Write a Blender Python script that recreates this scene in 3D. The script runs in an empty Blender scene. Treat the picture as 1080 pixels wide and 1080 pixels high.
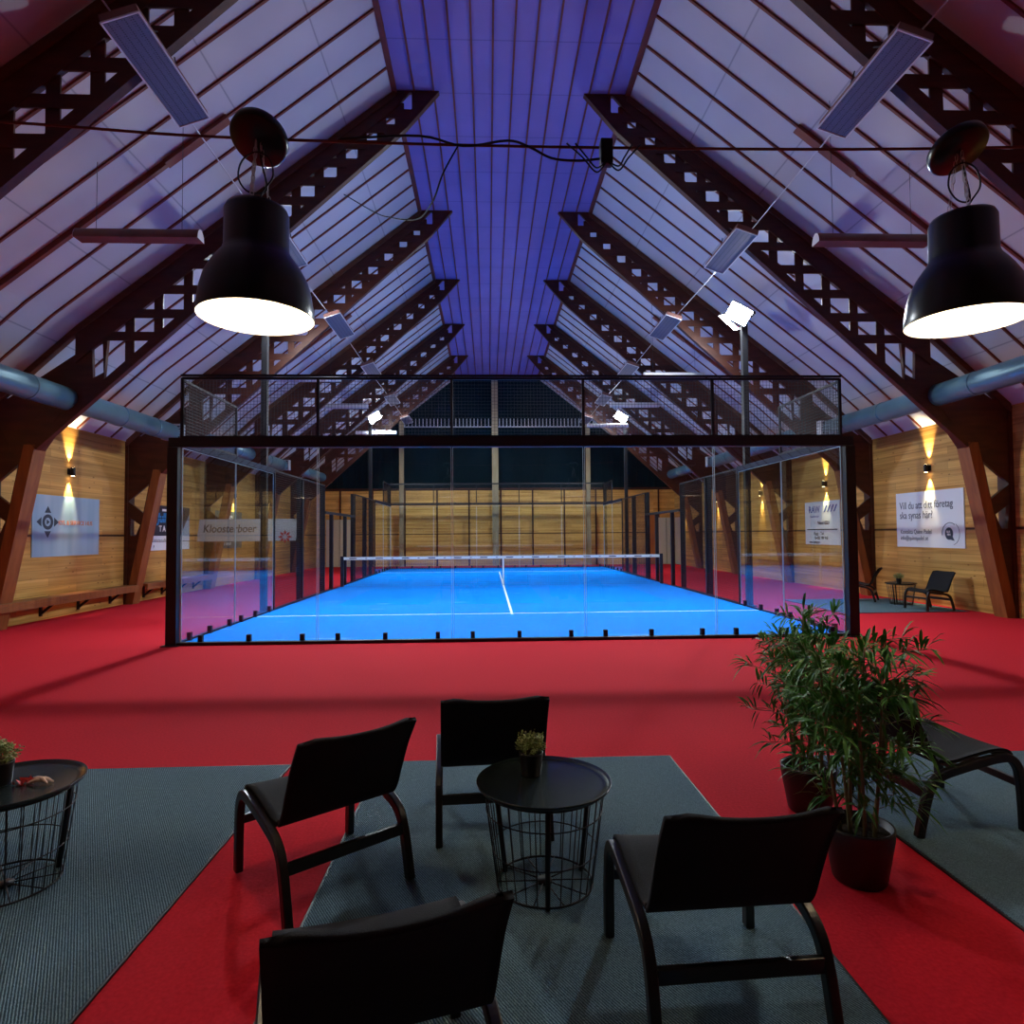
import bpy, math, random
from mathutils import Vector, Matrix
random.seed(7)
D = bpy.data
COL = bpy.context.scene.collection
PI = math.pi

# ------------------------------------------------------------------ helpers
class MB:
    """collects geometry; build() links it as ONE mesh object"""
    def __init__(s): s.v = []; s.f = []; s.sm = []
    def add(s, vs, fs, smooth=False):
        o = len(s.v); s.v += [tuple(p) for p in vs]
        s.f += [tuple(i + o for i in f) for f in fs]; s.sm += [smooth] * len(fs)
        return s
    def box(s, x0, x1, y0, y1, z0, z1):
        vs = [(x, y, z) for x in (x0, x1) for y in (y0, y1) for z in (z0, z1)]
        return s.add(vs, [(0,1,3,2),(4,6,7,5),(0,4,5,1),(2,3,7,6),(0,2,6,4),(1,5,7,3)])
    def bar(s, a, b, w, h, up=(0,0,1)):
        a = Vector(a); b = Vector(b); d = (b-a).normalized(); u = Vector(up)
        r = d.cross(u)
        if r.length < 1e-4: r = d.cross(Vector((0,1,0)))
        r.normalize(); u = r.cross(d).normalized()
        vs = [p + r*(i*w/2) + u*(j*h/2) for p in (a, b) for i in (-1,1) for j in (-1,1)]
        return s.add(vs, [(0,1,3,2),(4,6,7,5),(0,4,5,1),(2,3,7,6),(0,2,6,4),(1,5,7,3)])
    def tube(s, pts, r, n=8, cap=True, sec=None, smooth=True, up=None):
        pts = [Vector(p) for p in pts]; m = len(pts)
        rs = r if isinstance(r, (list, tuple)) else [r]*m
        vs = []; prev = None
        for i, p in enumerate(pts):
            d = (pts[min(i+1, m-1)] - pts[max(i-1, 0)])
            if d.length < 1e-9: d = Vector((0,0,1))
            d.normalize()
            if prev is None:
                a = Vector(up) if up else (Vector((0,0,1)) if abs(d.z) < .9 else Vector((1,0,0)))
                u = (a - d*a.dot(d)).normalized()
            else:
                u = (prev - d*prev.dot(d)).normalized()
            prev = u; w = d.cross(u)
            if sec:
                for (sx, sy) in sec: vs.append(p + u*sx + w*sy)
            else:
                for k in range(n):
                    t = 2*PI*k/n; vs.append(p + (u*math.cos(t) + w*math.sin(t))*rs[i])
        n = len(sec) if sec else n
        fs = [(i*n+k, i*n+(k+1) % n, (i+1)*n+(k+1) % n, (i+1)*n+k) for i in range(m-1) for k in range(n)]
        s.add(vs, fs, smooth)
        if cap:
            o = len(s.v) - len(vs)
            s.f.append(tuple(o+k for k in range(n))[::-1]); s.sm.append(False)
            s.f.append(tuple(o+(m-1)*n+k for k in range(n))); s.sm.append(False)
        return s
    def lathe(s, prof, n=32, c=(0,0,0), smooth=True, mat=None):
        vs = []; m = len(prof)
        for (r, z) in prof:
            for k in range(n):
                t = 2*PI*k/n; p = Vector((r*math.cos(t), r*math.sin(t), z))
                if mat: p = mat @ p
                vs.append(p + Vector(c))
        fs = [(i*n+k, i*n+(k+1) % n, (i+1)*n+(k+1) % n, (i+1)*n+k) for i in range(m-1) for k in range(n)]
        return s.add(vs, fs, smooth)
    def prism(s, poly, f, t0, t1):
        """poly: 2D points; f(u, v, t) -> 3D; extruded between t0 and t1"""
        n = len(poly)
        vs = [f(u, v, t0) for u, v in poly] + [f(u, v, t1) for u, v in poly]
        fs = [tuple(range(n))[::-1], tuple(range(n, 2*n))] + [(k, (k+1) % n, n+(k+1) % n, n+k) for k in range(n)]
        return s.add(vs, fs)
    def build(s, name, mat, parent=None, loc=None, bevel=0):
        me = D.meshes.new(name); me.from_pydata(s.v, [], s.f); me.update()
        me.polygons.foreach_set('use_smooth', s.sm)
        if mat: me.materials.append(mat)
        o = D.objects.new(name, me); COL.objects.link(o)
        if parent: o.parent = parent
        if loc: o.location = loc
        if bevel:
            b = o.modifiers.new('bevel', 'BEVEL'); b.width = bevel; b.segments = 2; b.limit_method = 'ANGLE'
        return o

def tag(o, label=None, cat=None, group=None, kind=None):
    if label: o['label'] = label
    if cat: o['category'] = cat
    if group: o['group'] = group
    if kind: o['kind'] = kind
    return o
def empty(name, loc=(0,0,0), rz=0, label=None, cat=None, group=None):
    o = D.objects.new(name, None); COL.objects.link(o); o.location = loc; o.rotation_euler = (0,0,rz)
    o.empty_display_size = .1
    return tag(o, label, cat, group)
KIDS = {}
def tree(o):
    """children of o as (object, children) pairs, read once"""
    return [(c, tree(c)) for c in D.objects if c.parent == o]
def copy_thing(o, loc=None, rz=None, label=None, group=None, t=None, parent=None):
    c = o.copy(); COL.objects.link(c)
    if parent: c.parent = parent
    if loc is not None: c.location = loc
    if rz is not None: c.rotation_euler = (0,0,rz)
    if label: c['label'] = label
    if group: c['group'] = group
    for ch, sub in (t if t is not None else tree(o)):
        copy_thing(ch, t=sub, parent=c)
    return c
def smooth_path(pts, k=6):
    P = [Vector(p) for p in pts]; P = [P[0]*2-P[1]] + P + [P[-1]*2-P[-2]]; out = []
    for i in range(1, len(P)-2):
        for j in range(k):
            t = j/k; a, b, c, d = P[i-1:i+3]
            out.append(.5*((2*b)+(c-a)*t+(2*a-5*b+4*c-d)*t*t+(3*b-a-3*c+d)*t**3))
    out.append(P[-2]); return out
ORD = ['first','second','third','fourth','fifth','sixth','seventh','eighth','ninth','tenth','eleventh','twelfth']

# ------------------------------------------------------------------ materials
def mat(name, col, rough=.6, metal=0, spec=.5, emit=None, es=0):
    m = D.materials.new(name); m.use_nodes = True; b = m.node_tree.nodes['Principled BSDF']
    b.inputs['Base Color'].default_value = (*col, 1); b.inputs['Roughness'].default_value = rough
    b.inputs['Metallic'].default_value = metal; b.inputs['Specular IOR Level'].default_value = spec
    if emit: b.inputs['Emission Color'].default_value = (*emit, 1); b.inputs['Emission Strength'].default_value = es
    return m
def N(m, t, **kw):
    n = m.node_tree.nodes.new(t)
    for k, v in kw.items():
        if hasattr(n, k): setattr(n, k, v)
        else: n.inputs[k.replace('_', ' ')].default_value = v
    return n
def L(m, a, b): m.node_tree.links.new(a, b)
def ramp(m, src, stops):
    r = N(m, 'ShaderNodeValToRGB'); e = r.color_ramp.elements
    while len(e) < len(stops): e.new(.5)
    for i, (p, c) in enumerate(stops): e[i].position = p; e[i].color = (*c, 1)
    L(m, src, r.inputs[0]); return r
def coords(m, scale=(1,1,1), which='Object'):
    tc = N(m, 'ShaderNodeTexCoord'); mp = N(m, 'ShaderNodeMapping'); mp.inputs['Scale'].default_value = scale
    L(m, tc.outputs[which], mp.inputs[0]); return mp.outputs[0]
def bump(m, src, strength=.3, dist=.01):
    b = N(m, 'ShaderNodeBump'); b.inputs['Strength'].default_value = strength; b.inputs['Distance'].default_value = dist
    L(m, src, b.inputs['Height']); L(m, b.outputs[0], m.node_tree.nodes['Principled BSDF'].inputs['Normal'])
def bc(m, out): L(m, out, m.node_tree.nodes['Principled BSDF'].inputs['Base Color'])
def noisy(name, c1, c2, scale=(3,3,3), detail=5, nscale=1.0, rough=.6, spec=.4, b=0):
    m = mat(name, c1, rough, 0, spec); n = N(m, 'ShaderNodeTexNoise'); n.inputs['Scale'].default_value = nscale
    n.inputs['Detail'].default_value = detail; L(m, coords(m, scale), n.inputs['Vector'])
    r = ramp(m, n.outputs[0], [(.3, c1), (.7, c2)]); bc(m, r.outputs[0])
    if b: bump(m, n.outputs[0], b)
    return m

def wood_wall(name, axis, g=1.0):
    """glued pine boards laid flat: long grain, knots, board joints"""
    m = mat(name, (.5,.3,.1), .55, 0, .3)
    gx = (6, .35, 14) if axis == 'y' else (.35, 6, 14)
    n = N(m, 'ShaderNodeTexNoise'); n.inputs['Scale'].default_value = 1; n.inputs['Detail'].default_value = 7
    n.inputs['Distortion'].default_value = .6; L(m, coords(m, gx), n.inputs['Vector'])
    r = ramp(m, n.outputs[0], [(.25, (.36*g,.17*g,.034*g)), (.5, (.62*g,.35*g,.088*g)), (.75, (.76*g,.47*g,.15*g))])
    # patches from board to board
    p = N(m, 'ShaderNodeTexBrick'); p.inputs['Scale'].default_value = 1; p.inputs['Brick Width'].default_value = 1.7
    p.inputs['Row Height'].default_value = .16; p.inputs['Mortar Size'].default_value = .003
    p.inputs['Color1'].default_value = (.72,.66,.6,1); p.inputs['Color2'].default_value = (1.1,1.05,1,1); p.inputs['Mortar'].default_value = (.45,.4,.35,1)
    tc = N(m, 'ShaderNodeTexCoord'); sx = N(m, 'ShaderNodeSeparateXYZ'); cx = N(m, 'ShaderNodeCombineXYZ')
    L(m, tc.outputs['Object'], sx.inputs[0]); L(m, sx.outputs['Y' if axis == 'y' else 'X'], cx.inputs[0]); L(m, sx.outputs['Z'], cx.inputs[1])
    L(m, cx.outputs[0], p.inputs['Vector'])
    mx = N(m, 'ShaderNodeMix', data_type='RGBA', blend_type='MULTIPLY'); mx.inputs[0].default_value = .8
    L(m, r.outputs[0], mx.inputs[6]); L(m, p.outputs[0], mx.inputs[7])
    # knots
    v = N(m, 'ShaderNodeTexVoronoi'); v.inputs['Scale'].default_value = 1
    L(m, coords(m, (3.2,3.2,7) if axis == 'y' else (3.2,3.2,7)), v.inputs['Vector'])
    k = ramp(m, v.outputs['Distance'], [(.05, (.25,.16,.1)), (.13, (1,1,1))])
    m2 = N(m, 'ShaderNodeMix', data_type='RGBA', blend_type='MULTIPLY'); m2.inputs[0].default_value = .8
    L(m, mx.outputs[2], m2.inputs[6]); L(m, k.outputs[0], m2.inputs[7])
    # wide plank joint at breast height
    w = N(m, 'ShaderNodeMath', operation='SUBTRACT'); w.inputs[1].default_value = 1.63; L(m, sx.outputs['Z'], w.inputs[0])
    a = N(m, 'ShaderNodeMath', operation='ABSOLUTE'); L(m, w.outputs[0], a.inputs[0])
    j = ramp(m, a.outputs[0], [(.015, (.12,.08,.06)), (.03, (1,1,1))])
    m3 = N(m, 'ShaderNodeMix', data_type='RGBA', blend_type='MULTIPLY'); m3.inputs[0].default_value = 1
    L(m, m2.outputs[2], m3.inputs[6]); L(m, j.outputs[0], m3.inputs[7])
    bc(m, m3.outputs[2]); bump(m, n.outputs[0], .15)
    return m

M = {}
M['wall_y'] = wood_wall('pine_boards_long', 'y'); M['wall_dark'] = noisy('dark_brown_boards', (.03,.02,.012), (.06,.04,.025), (.4,3,6), 4, 1, .7, .2); M['wall_x'] = wood_wall('pine_boards_end', 'x', 1.3)
M['frame'] = noisy('red_brown_stain', (.045,.010,.005), (.085,.020,.009), (1.2,6,6), 5, 1.5, .5, .35)
M['rafter'] = noisy('brown_rafter', (.075,.028,.018), (.13,.052,.030), (1,6,6), 5, 1.5, .6, .3)
M['leg'] = noisy('lit_leg_and_bench_brown', (.20,.06,.018), (.32,.11,.03), (6,6,.7), 5, 1.5, .5, .35)  # frame stain in its lit tone, painted on the legs; plain brown on benches
M['batten'] = noisy('red_batten', (.13,.030,.020), (.20,.05,.03), (3,3,3), 4, 1, .6, .3)
M['ceil'] = noisy('violet_lit_ceiling_board', (.21,.17,.44), (.25,.20,.52), (.8,.8,.8), 4, 1, .75, .2)  # violet bounce light from court and carpet is put into the board colour
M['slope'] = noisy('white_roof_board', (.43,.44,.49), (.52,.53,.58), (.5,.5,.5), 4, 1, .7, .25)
# thin board seams across the ceiling boards
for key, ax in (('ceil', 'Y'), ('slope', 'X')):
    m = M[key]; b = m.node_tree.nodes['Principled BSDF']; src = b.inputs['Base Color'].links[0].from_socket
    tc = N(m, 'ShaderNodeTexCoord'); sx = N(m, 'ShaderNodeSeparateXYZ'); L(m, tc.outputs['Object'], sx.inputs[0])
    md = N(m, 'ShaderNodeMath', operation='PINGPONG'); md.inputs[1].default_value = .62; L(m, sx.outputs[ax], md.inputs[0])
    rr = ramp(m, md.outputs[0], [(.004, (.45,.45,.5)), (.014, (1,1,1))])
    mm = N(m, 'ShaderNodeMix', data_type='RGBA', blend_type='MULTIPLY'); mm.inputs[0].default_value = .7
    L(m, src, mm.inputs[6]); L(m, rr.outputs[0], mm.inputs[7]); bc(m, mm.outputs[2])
M['carpet'] = noisy('red_carpet', (.52,.009,.021), (.64,.014,.031), (1,1,1), 8, 60, .9, .12, .15)
M['turf'] = noisy('blue_turf', (.0,.21,.85), (.0,.27,.95), (1,1,1), 8, 30, .9, .03, .2)
# sand drifted along the rim of the turf: pale streaks
m = M['turf']; b = m.node_tree.nodes['Principled BSDF']; src = b.inputs['Base Color'].links[0].from_socket
n1 = N(m, 'ShaderNodeTexNoise'); n1.inputs['Scale'].default_value = 1.2; n1.inputs['Detail'].default_value = 8; L(m, coords(m, (.8,5,1)), n1.inputs['Vector'])
tc = N(m, 'ShaderNodeTexCoord'); sx = N(m, 'ShaderNodeSeparateXYZ'); L(m, tc.outputs['Object'], sx.inputs[0])
rr = ramp(m, sx.outputs['Y'], [(0, (.16,.16,.16)), (.5, (0,0,0))])
ad = N(m, 'ShaderNodeMath', operation='ADD'); L(m, n1.outputs[0], ad.inputs[0]); L(m, rr.outputs[0], ad.inputs[1])
r2 = ramp(m, ad.outputs[0], [(.66, (0,0,0)), (.76, (1,1,1))])
mm = N(m, 'ShaderNodeMix', data_type='RGBA'); L(m, r2.outputs[0], mm.inputs[0]); L(m, src, mm.inputs[6]); mm.inputs[7].default_value = (.25,.5,.85,1)
bc(m, mm.outputs[2])
M['line'] = mat('white_line', (.82,.86,.86), .8)
M['black'] = mat('black_steel', (.010,.010,.014), .5, 0, .4)
M['navy'] = mat('dark_blue_black_steel', (.012,.014,.03), .65, 0, .3)
M['wire'] = mat('black_wire', (.02,.02,.025), .4, .3, .5)
M['chairframe'] = noisy('black_bentwood', (.010,.009,.009), (.016,.013,.012), (8,8,8), 3, 1, .35, .5)
M['fabric'] = noisy('black_fabric', (.008,.008,.010), (.013,.012,.015), (1,1,1), 4, 300, .85, .25, .3)
M['tray'] = mat('black_lacquer', (.020,.030,.032), .22, .2, .6)
M['pot'] = mat('black_pot', (.015,.013,.014), .4, 0, .5)
M['soil'] = noisy('soil', (.02,.014,.01), (.05,.035,.025), (1,1,1), 6, 60, .95, .1, .6)
M['cane'] = noisy('bamboo_cane', (.16,.12,.05), (.24,.20,.09), (20,20,4), 4, 1, .5, .4)
M['leaf'] = noisy('bamboo_leaf', (.025,.13,.018), (.10,.32,.05), (14,14,14), 3, 1, .45, .4)
M['leaf2'] = noisy('small_leaf', (.16,.28,.05), (.55,.62,.26), (60,60,60), 3, 1, .55, .4)
M['mat'] = None
m = mat('woven_grey_mat', (.1,.14,.16), .9, 0, .2)
wv = N(m, 'ShaderNodeTexWave', wave_type='BANDS', bands_direction='DIAGONAL'); wv.inputs['Scale'].default_value = 34; wv.inputs['Distortion'].default_value = 2.2; wv.inputs['Detail'].default_value = 3; wv.inputs['Detail Scale'].default_value = 3
L(m, coords(m, (1.6,1,1)), wv.inputs['Vector'])
nz = N(m, 'ShaderNodeTexNoise'); nz.inputs['Scale'].default_value = 160; nz.inputs['Detail'].default_value = 4; L(m, coords(m), nz.inputs['Vector'])
ad = N(m, 'ShaderNodeMath', operation='MULTIPLY'); L(m, wv.outputs[1], ad.inputs[0]); L(m, nz.outputs[0], ad.inputs[1])
r = ramp(m, ad.outputs[0], [(.08, (.035,.075,.10)), (.45, (.18,.29,.345))]); bc(m, r.outputs[0]); bump(m, ad.outputs[0], .6, .01)
M['mat'] = m
M['duct'] = noisy('blue_grey_duct', (.10,.20,.26), (.14,.26,.32), (2,2,2), 4, 1, .32, .6)
M['duct'].node_tree.nodes['Principled BSDF'].inputs['Metallic'].default_value = .35
M['galv'] = mat('pale_metal', (.55,.55,.58), .45, .4)
M['heater'] = mat('white_enamel', (.62,.62,.66), .45)
m = mat('perforated_sheet', (.30,.30,.36), .45, .2)
v = N(m, 'ShaderNodeTexVoronoi'); v.inputs['Scale'].default_value = 40; v.inputs['Randomness'].default_value = .15; L(m, coords(m), v.inputs['Vector'])
r = ramp(m, v.outputs['Distance'], [(.28, (.03,.03,.045)), (.36, (.12,.11,.15))]); bc(m, r.outputs[0]); M['perf'] = m
M['trough'] = noisy('brown_trough', (.16,.07,.06), (.24,.11,.09), (3,3,3), 3, 1, .5, .4)
M['dark_end'] = noisy('dark_teal_panel', (.001,.008,.013), (.003,.014,.021), (1,1,.6), 5, .8, .8, .08)
M['post_pale'] = noisy('pale_timber', (.32,.24,.13), (.48,.38,.22), (6,6,.8), 4, 1, .6, .3)
M['cream'] = mat('cream_paint', (.60,.56,.42), .5)
M['orange_door'] = noisy('orange_wood', (.36,.10,.02), (.46,.15,.035), (6,6,.8), 4, 1, .5, .4)
M['white'] = mat('white_print', (.75,.80,.84), .5)
M['signblue'] = noisy('blue_sign_sheet', (.20,.36,.50), (.42,.56,.66), (1,2.2,.25), 2, .9, .4, .5)
M['signdark'] = mat('dark_sign_sheet', (.015,.016,.035), .4)
M['slate'] = mat('slate_sign_sheet', (.06,.10,.13), .4)
M['inkdark'] = mat('dark_ink', (.02,.035,.06), .5)
M['inkblue'] = mat('blue_ink', (.01,.06,.35), .5)
M['inkcyan'] = mat('light_blue_ink', (.02,.28,.65), .5)
M['inkorange'] = mat('orange_ink', (.65,.22,.08), .5)
M['inkwhite'] = mat('white_ink', (.85,.85,.85), .5)
M['inkred'] = mat('red_ink', (.5,.06,.03), .5)
M['banner'] = mat('grey_banner_cloth', (.47,.52,.53), .7)
M['shade_out'] = mat('dark_green_black_enamel', (.010,.013,.013), .28, .1, .5)
M['shade_in'] = mat('white_enamel_inside', (.85,.82,.76), .5)
M['bulb'] = mat('warm_bulb', (1,.9,.7), .5, emit=(1,.80,.52), es=75)
M['flood'] = mat('flood_lamp_glass', (1,1,1), .5, emit=(.86,.95,1), es=260)
M['sconce_glow'] = mat('sconce_lens', (1,.8,.5), .5, emit=(1,.72,.35), es=30)
M['paper'] = mat('cream_paper', (.85,.62,.45), .7)
M['redpaper'] = mat('red_wrapper', (.6,.03,.02), .4)
M['rubber'] = mat('black_rubber', (.006,.006,.008), .9, 0, .1)
M['netcord'] = mat('navy_net_cord', (.01,.03,.12), .7)

g = D.materials.new('clear_pane'); g.use_nodes = True; g.node_tree.nodes.clear()
out = N(g, 'ShaderNodeOutputMaterial'); mix = N(g, 'ShaderNodeMixShader'); tr = N(g, 'ShaderNodeBsdfTransparent'); gl = N(g, 'ShaderNodeBsdfGlossy')
tr.inputs[0].default_value = (.93,.965,.955,1); gl.inputs['Roughness'].default_value = .0; gl.inputs[0].default_value = (1,1,1,1)
ge = N(g, 'ShaderNodeNewGeometry'); vm = N(g, 'ShaderNodeVectorMath', operation='DOT_PRODUCT'); L(g, ge.outputs['Normal'], vm.inputs[0]); L(g, ge.outputs['Incoming'], vm.inputs[1])
ab = N(g, 'ShaderNodeMath', operation='ABSOLUTE'); L(g, vm.outputs['Value'], ab.inputs[0])
iv = N(g, 'ShaderNodeMath', operation='SUBTRACT'); iv.inputs[0].default_value = 1; L(g, ab.outputs[0], iv.inputs[1])
pw = N(g, 'ShaderNodeMath', operation='POWER'); L(g, iv.outputs[0], pw.inputs[0]); pw.inputs[1].default_value = 5
ml = N(g, 'ShaderNodeMath', operation='MULTIPLY_ADD'); L(g, pw.outputs[0], ml.inputs[0]); ml.inputs[1].default_value = .95; ml.inputs[2].default_value = .045
L(g, ml.outputs[0], mix.inputs[0]); L(g, tr.outputs[0], mix.inputs[1]); L(g, gl.outputs[0], mix.inputs[2]); L(g, mix.outputs[0], out.inputs[0])
M['glass'] = g
M['glass_edge'] = mat('pale_glass_edge', (.45,.62,.62), .3)

# ------------------------------------------------------------------ key sizes
CX = .48                      # middle of the hall
XL, XR = CX - 9.12, CX + 9.12
YB, YE = -6.0, 32.05
ZC, HC, SL = 9.58, 2.11, .82  # flat ceiling height, half width; roof slope
S = 4.19; F0 = 6.91
FR = [F0 + k*S for k in range(6)]
HB = 7.6                      # the roof steepens a little below this half width
def roofz(h):
    h = max(h, HC)
    return ZC - .785*(h - HC) if h <= HB else ZC - .785*(HB - HC) - .915*(h - HB)
ZW = roofz(9.12)              # wall top

def struct(name, mb, m, parent=None):
    o = mb.build(name, m, parent)
    if not parent: o['kind'] = 'structure'
    return o
# floor, walls, ceiling
struct('floor', MB().box(XL-.3, XR+.3, YB-.3, YE+.3, -.3, 0), M['carpet'])
struct('wall_left', MB().box(XL-.3, XL, YB, YE, 0, ZW+.05), M['wall_y'])
struct('wall_right', MB().box(XR, XR+.3, YB, YE, 0, ZW+.05), M['wall_y'])
gable = [(XL-.3, 0), (XR+.3, 0), (XR+.3, ZW), (CX+HB, roofz(HB)), (CX+HC, ZC+.1), (CX-HC, ZC+.1), (CX-HB, roofz(HB)), (XL-.3, ZW)]
struct('wall_back', MB().prism(gable, lambda u, v, t: (u, t, v), YB-.3, YB), M['wall_dark'])
ZT = 3.92
struct('wall_front', MB().box(XL-.3, XR+.3, YE, YE+.3, 0, ZT), M['wall_x'])
up = [(XL-.3, ZT), (XR+.3, ZT), (XR+.3, ZW-.05), (CX+HB, roofz(HB)), (CX+HC, ZC+.1), (CX-HC, ZC+.1), (CX-HB, roofz(HB)), (XL-.3, ZW-.05)]
mb = MB().prism(up, lambda u, v, t: (u, t, v), YE-.02, YE+.3)
for i in range(-30, 31):      # shallow vertical corrugation of the upper gable sheet
    x = CX + i*.3; zt = min(ZC, roofz(abs(x-CX))) - .05
    if zt > ZT + .1: mb.box(x-.02, x+.02, YE-.045, YE-.02, ZT, zt)
struct('wall_gable', mb, M['dark_end'])
mb = MB()
for i in range(62):           # row of short upright fins across the gable
    x = CX - 5.6 + i*.185
    if abs(x-CX) < 4.95: mb.box(x-.018, x+.018, YE-.14, YE-.045, 7.1, 7.48)
mb.box(CX-4.95, CX+4.95, YE-.06, YE-.045, 7.04, 7.1)
struct('trim_1', mb, M['galv'])
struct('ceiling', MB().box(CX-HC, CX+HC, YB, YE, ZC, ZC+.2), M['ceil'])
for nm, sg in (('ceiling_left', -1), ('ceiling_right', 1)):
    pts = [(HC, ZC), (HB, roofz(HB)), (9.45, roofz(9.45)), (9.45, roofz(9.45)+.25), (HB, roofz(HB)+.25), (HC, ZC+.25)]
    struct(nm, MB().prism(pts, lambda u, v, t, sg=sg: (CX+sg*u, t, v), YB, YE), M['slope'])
# battens: lengthwise on the flat ceiling, up the slope on both sides
mb = MB()
for i in range(13):
    x = CX - HC + i*2*HC/12; w = .045 if i in (0, 12) else .016
    mb.box(x-w, x+w, YB, YE, ZC-(.05 if i in (0, 12) else .022), ZC)
struct('trim_2', mb, M['batten'])
for tn, sg in (('trim_3', -1), ('trim_4', 1)):
    mb = MB()
    y = F0 - 21*S/7
    while y < YE:
        k = round((y - F0)/(S/7))
        if k % 7:
            wide = (k % 7 == 4 and (k//7) % 2 == 0)
            a = (CX+sg*(HC+.05), y, roofz(HC+.05)-.014); b_ = (CX+sg*HB, y, roofz(HB)-.014); c = (CX+sg*9.1, y, roofz(9.1)-.014)
            mb.bar(a, b_, .036, .036, up=(sg*.6, 0, .8)); mb.bar(b_, c, .036, .036, up=(sg*.6, 0, .8))
            if wide:
                mb.bar((CX+sg*5.2, y, roofz(5.2)-.05), (CX+sg*7.6, y, roofz(7.6)-.05), .07, .08, up=(sg*.6, 0, .8))
                mb.bar((CX+sg*4.3, y, roofz(4.3)-.06), (CX+sg*5.2, y, roofz(5.2)-.06), .14, .06, up=(sg*.6, 0, .8))
        y += S/7
    struct(tn, mb, M['batten'])
# gable posts and rails
mb = MB()
for x in (-4.35, .38, 5.12):
    zt = min(ZC, roofz(abs(x-CX))) - .02
    mb.box(x-(.16 if x == .38 else .11), x+(.16 if x == .38 else .11), YE-.22, YE-.05, 0, zt)
struct('trim_5', mb, M['post_pale'])
mb = MB().box(XL, XR, YE-.09, YE, ZT-.06, ZT+.02)
for i in range(11):
    x = XL + 1.2 + i*1.62; mb.box(x-.035, x+.035, YE-.05, YE, 0, ZT-.06)
struct('trim_6', mb, M['frame'])
for nm, x, lab in (('door_1', -7.45, 'L'), ('door_2', 9.12, 'R')):
    w = .68 if lab == 'L' else .42
    e = MB().box(x-w, x+w, YE-.12, YE, .02, 2.38).build(nm, M['cream']); e['kind'] = 'structure'
    MB().box(x-.01, x+.01, YE-.13, YE-.12, .05, 2.35).build('door_gap', M['inkdark'], e)
    MB().box(x+.05, x+.19, YE-.17, YE-.12, 1.02, 1.05).build('door_handle', M['galv'], e)
e = MB().box(8.06, 8.62, YE-.14, YE, .02, 2.6).build('door_3', M['orange_door']); e['kind'] = 'structure'
MB().box(8.12, 8.16, YE-.19, YE-.14, 1.0, 1.15).build('door_handle', M['galv'], e)
e = MB().box(XR-.08, XR, 30.3, 31.8, .02, 2.38).build('door_4', M['cream']); e['kind'] = 'structure'
MB().box(XR-.12, XR-.08, 31.0, 31.12, 1.02, 1.05).build('door_handle', M['galv'], e)

# ------------------------------------------------------------------ portal frames
T = .30
def loz(h): return 8.88 - .908*(h - 1.9) if h > 1.9 else 8.88 - 1.19*(h - 1.9)
def up_in(h): return (roofz(h) if h > HC else ZC + .785*(HC-h)) - (.34 + .050*(h-1.9))
def lo_in(h): return loz(h) + max(.20, .27 - .035*(h-1.9))
HOLES = [(1.87,9.29),(2.18,9.01),(2.51,8.73),(2.87,8.41),(3.25,8.06),(3.65,7.72),(4.06,7.35),(4.52,6.99),(4.99,6.60),(5.47,6.15),(5.97,5.70),(6.48,5.29),(6.95,4.90)]
def curve_plate(name, outer, holes, sg, y, thick, m, parent):
    cu = D.curves.new(name, 'CURVE'); cu.dimensions = '2D'; cu.fill_mode = 'BOTH'; cu.extrude = thick/2
    for poly in [outer] + holes:
        sp = cu.splines.new('POLY'); sp.points.add(len(poly)-1); sp.use_cyclic_u = True
        for p, (u, v) in zip(sp.points, poly): p.co = (sg*u, v, 0, 1)
    tmp = D.objects.new(name, cu); COL.objects.link(tmp); bpy.context.view_layer.update()
    me = D.meshes.new_from_object(tmp.evaluated_get(bpy.context.evaluated_depsgraph_get()))
    D.objects.remove(tmp); D.curves.remove(cu)
    me.transform(Matrix(((1,0,0,0),(0,0,-1,0),(0,1,0,0),(0,0,0,1))))
    me.materials.clear(); me.materials.append(m); me.name = name
    o = D.objects.new(name, me); COL.objects.link(o); o.parent = parent; o.location = (0, y, 0)
    return o
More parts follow.
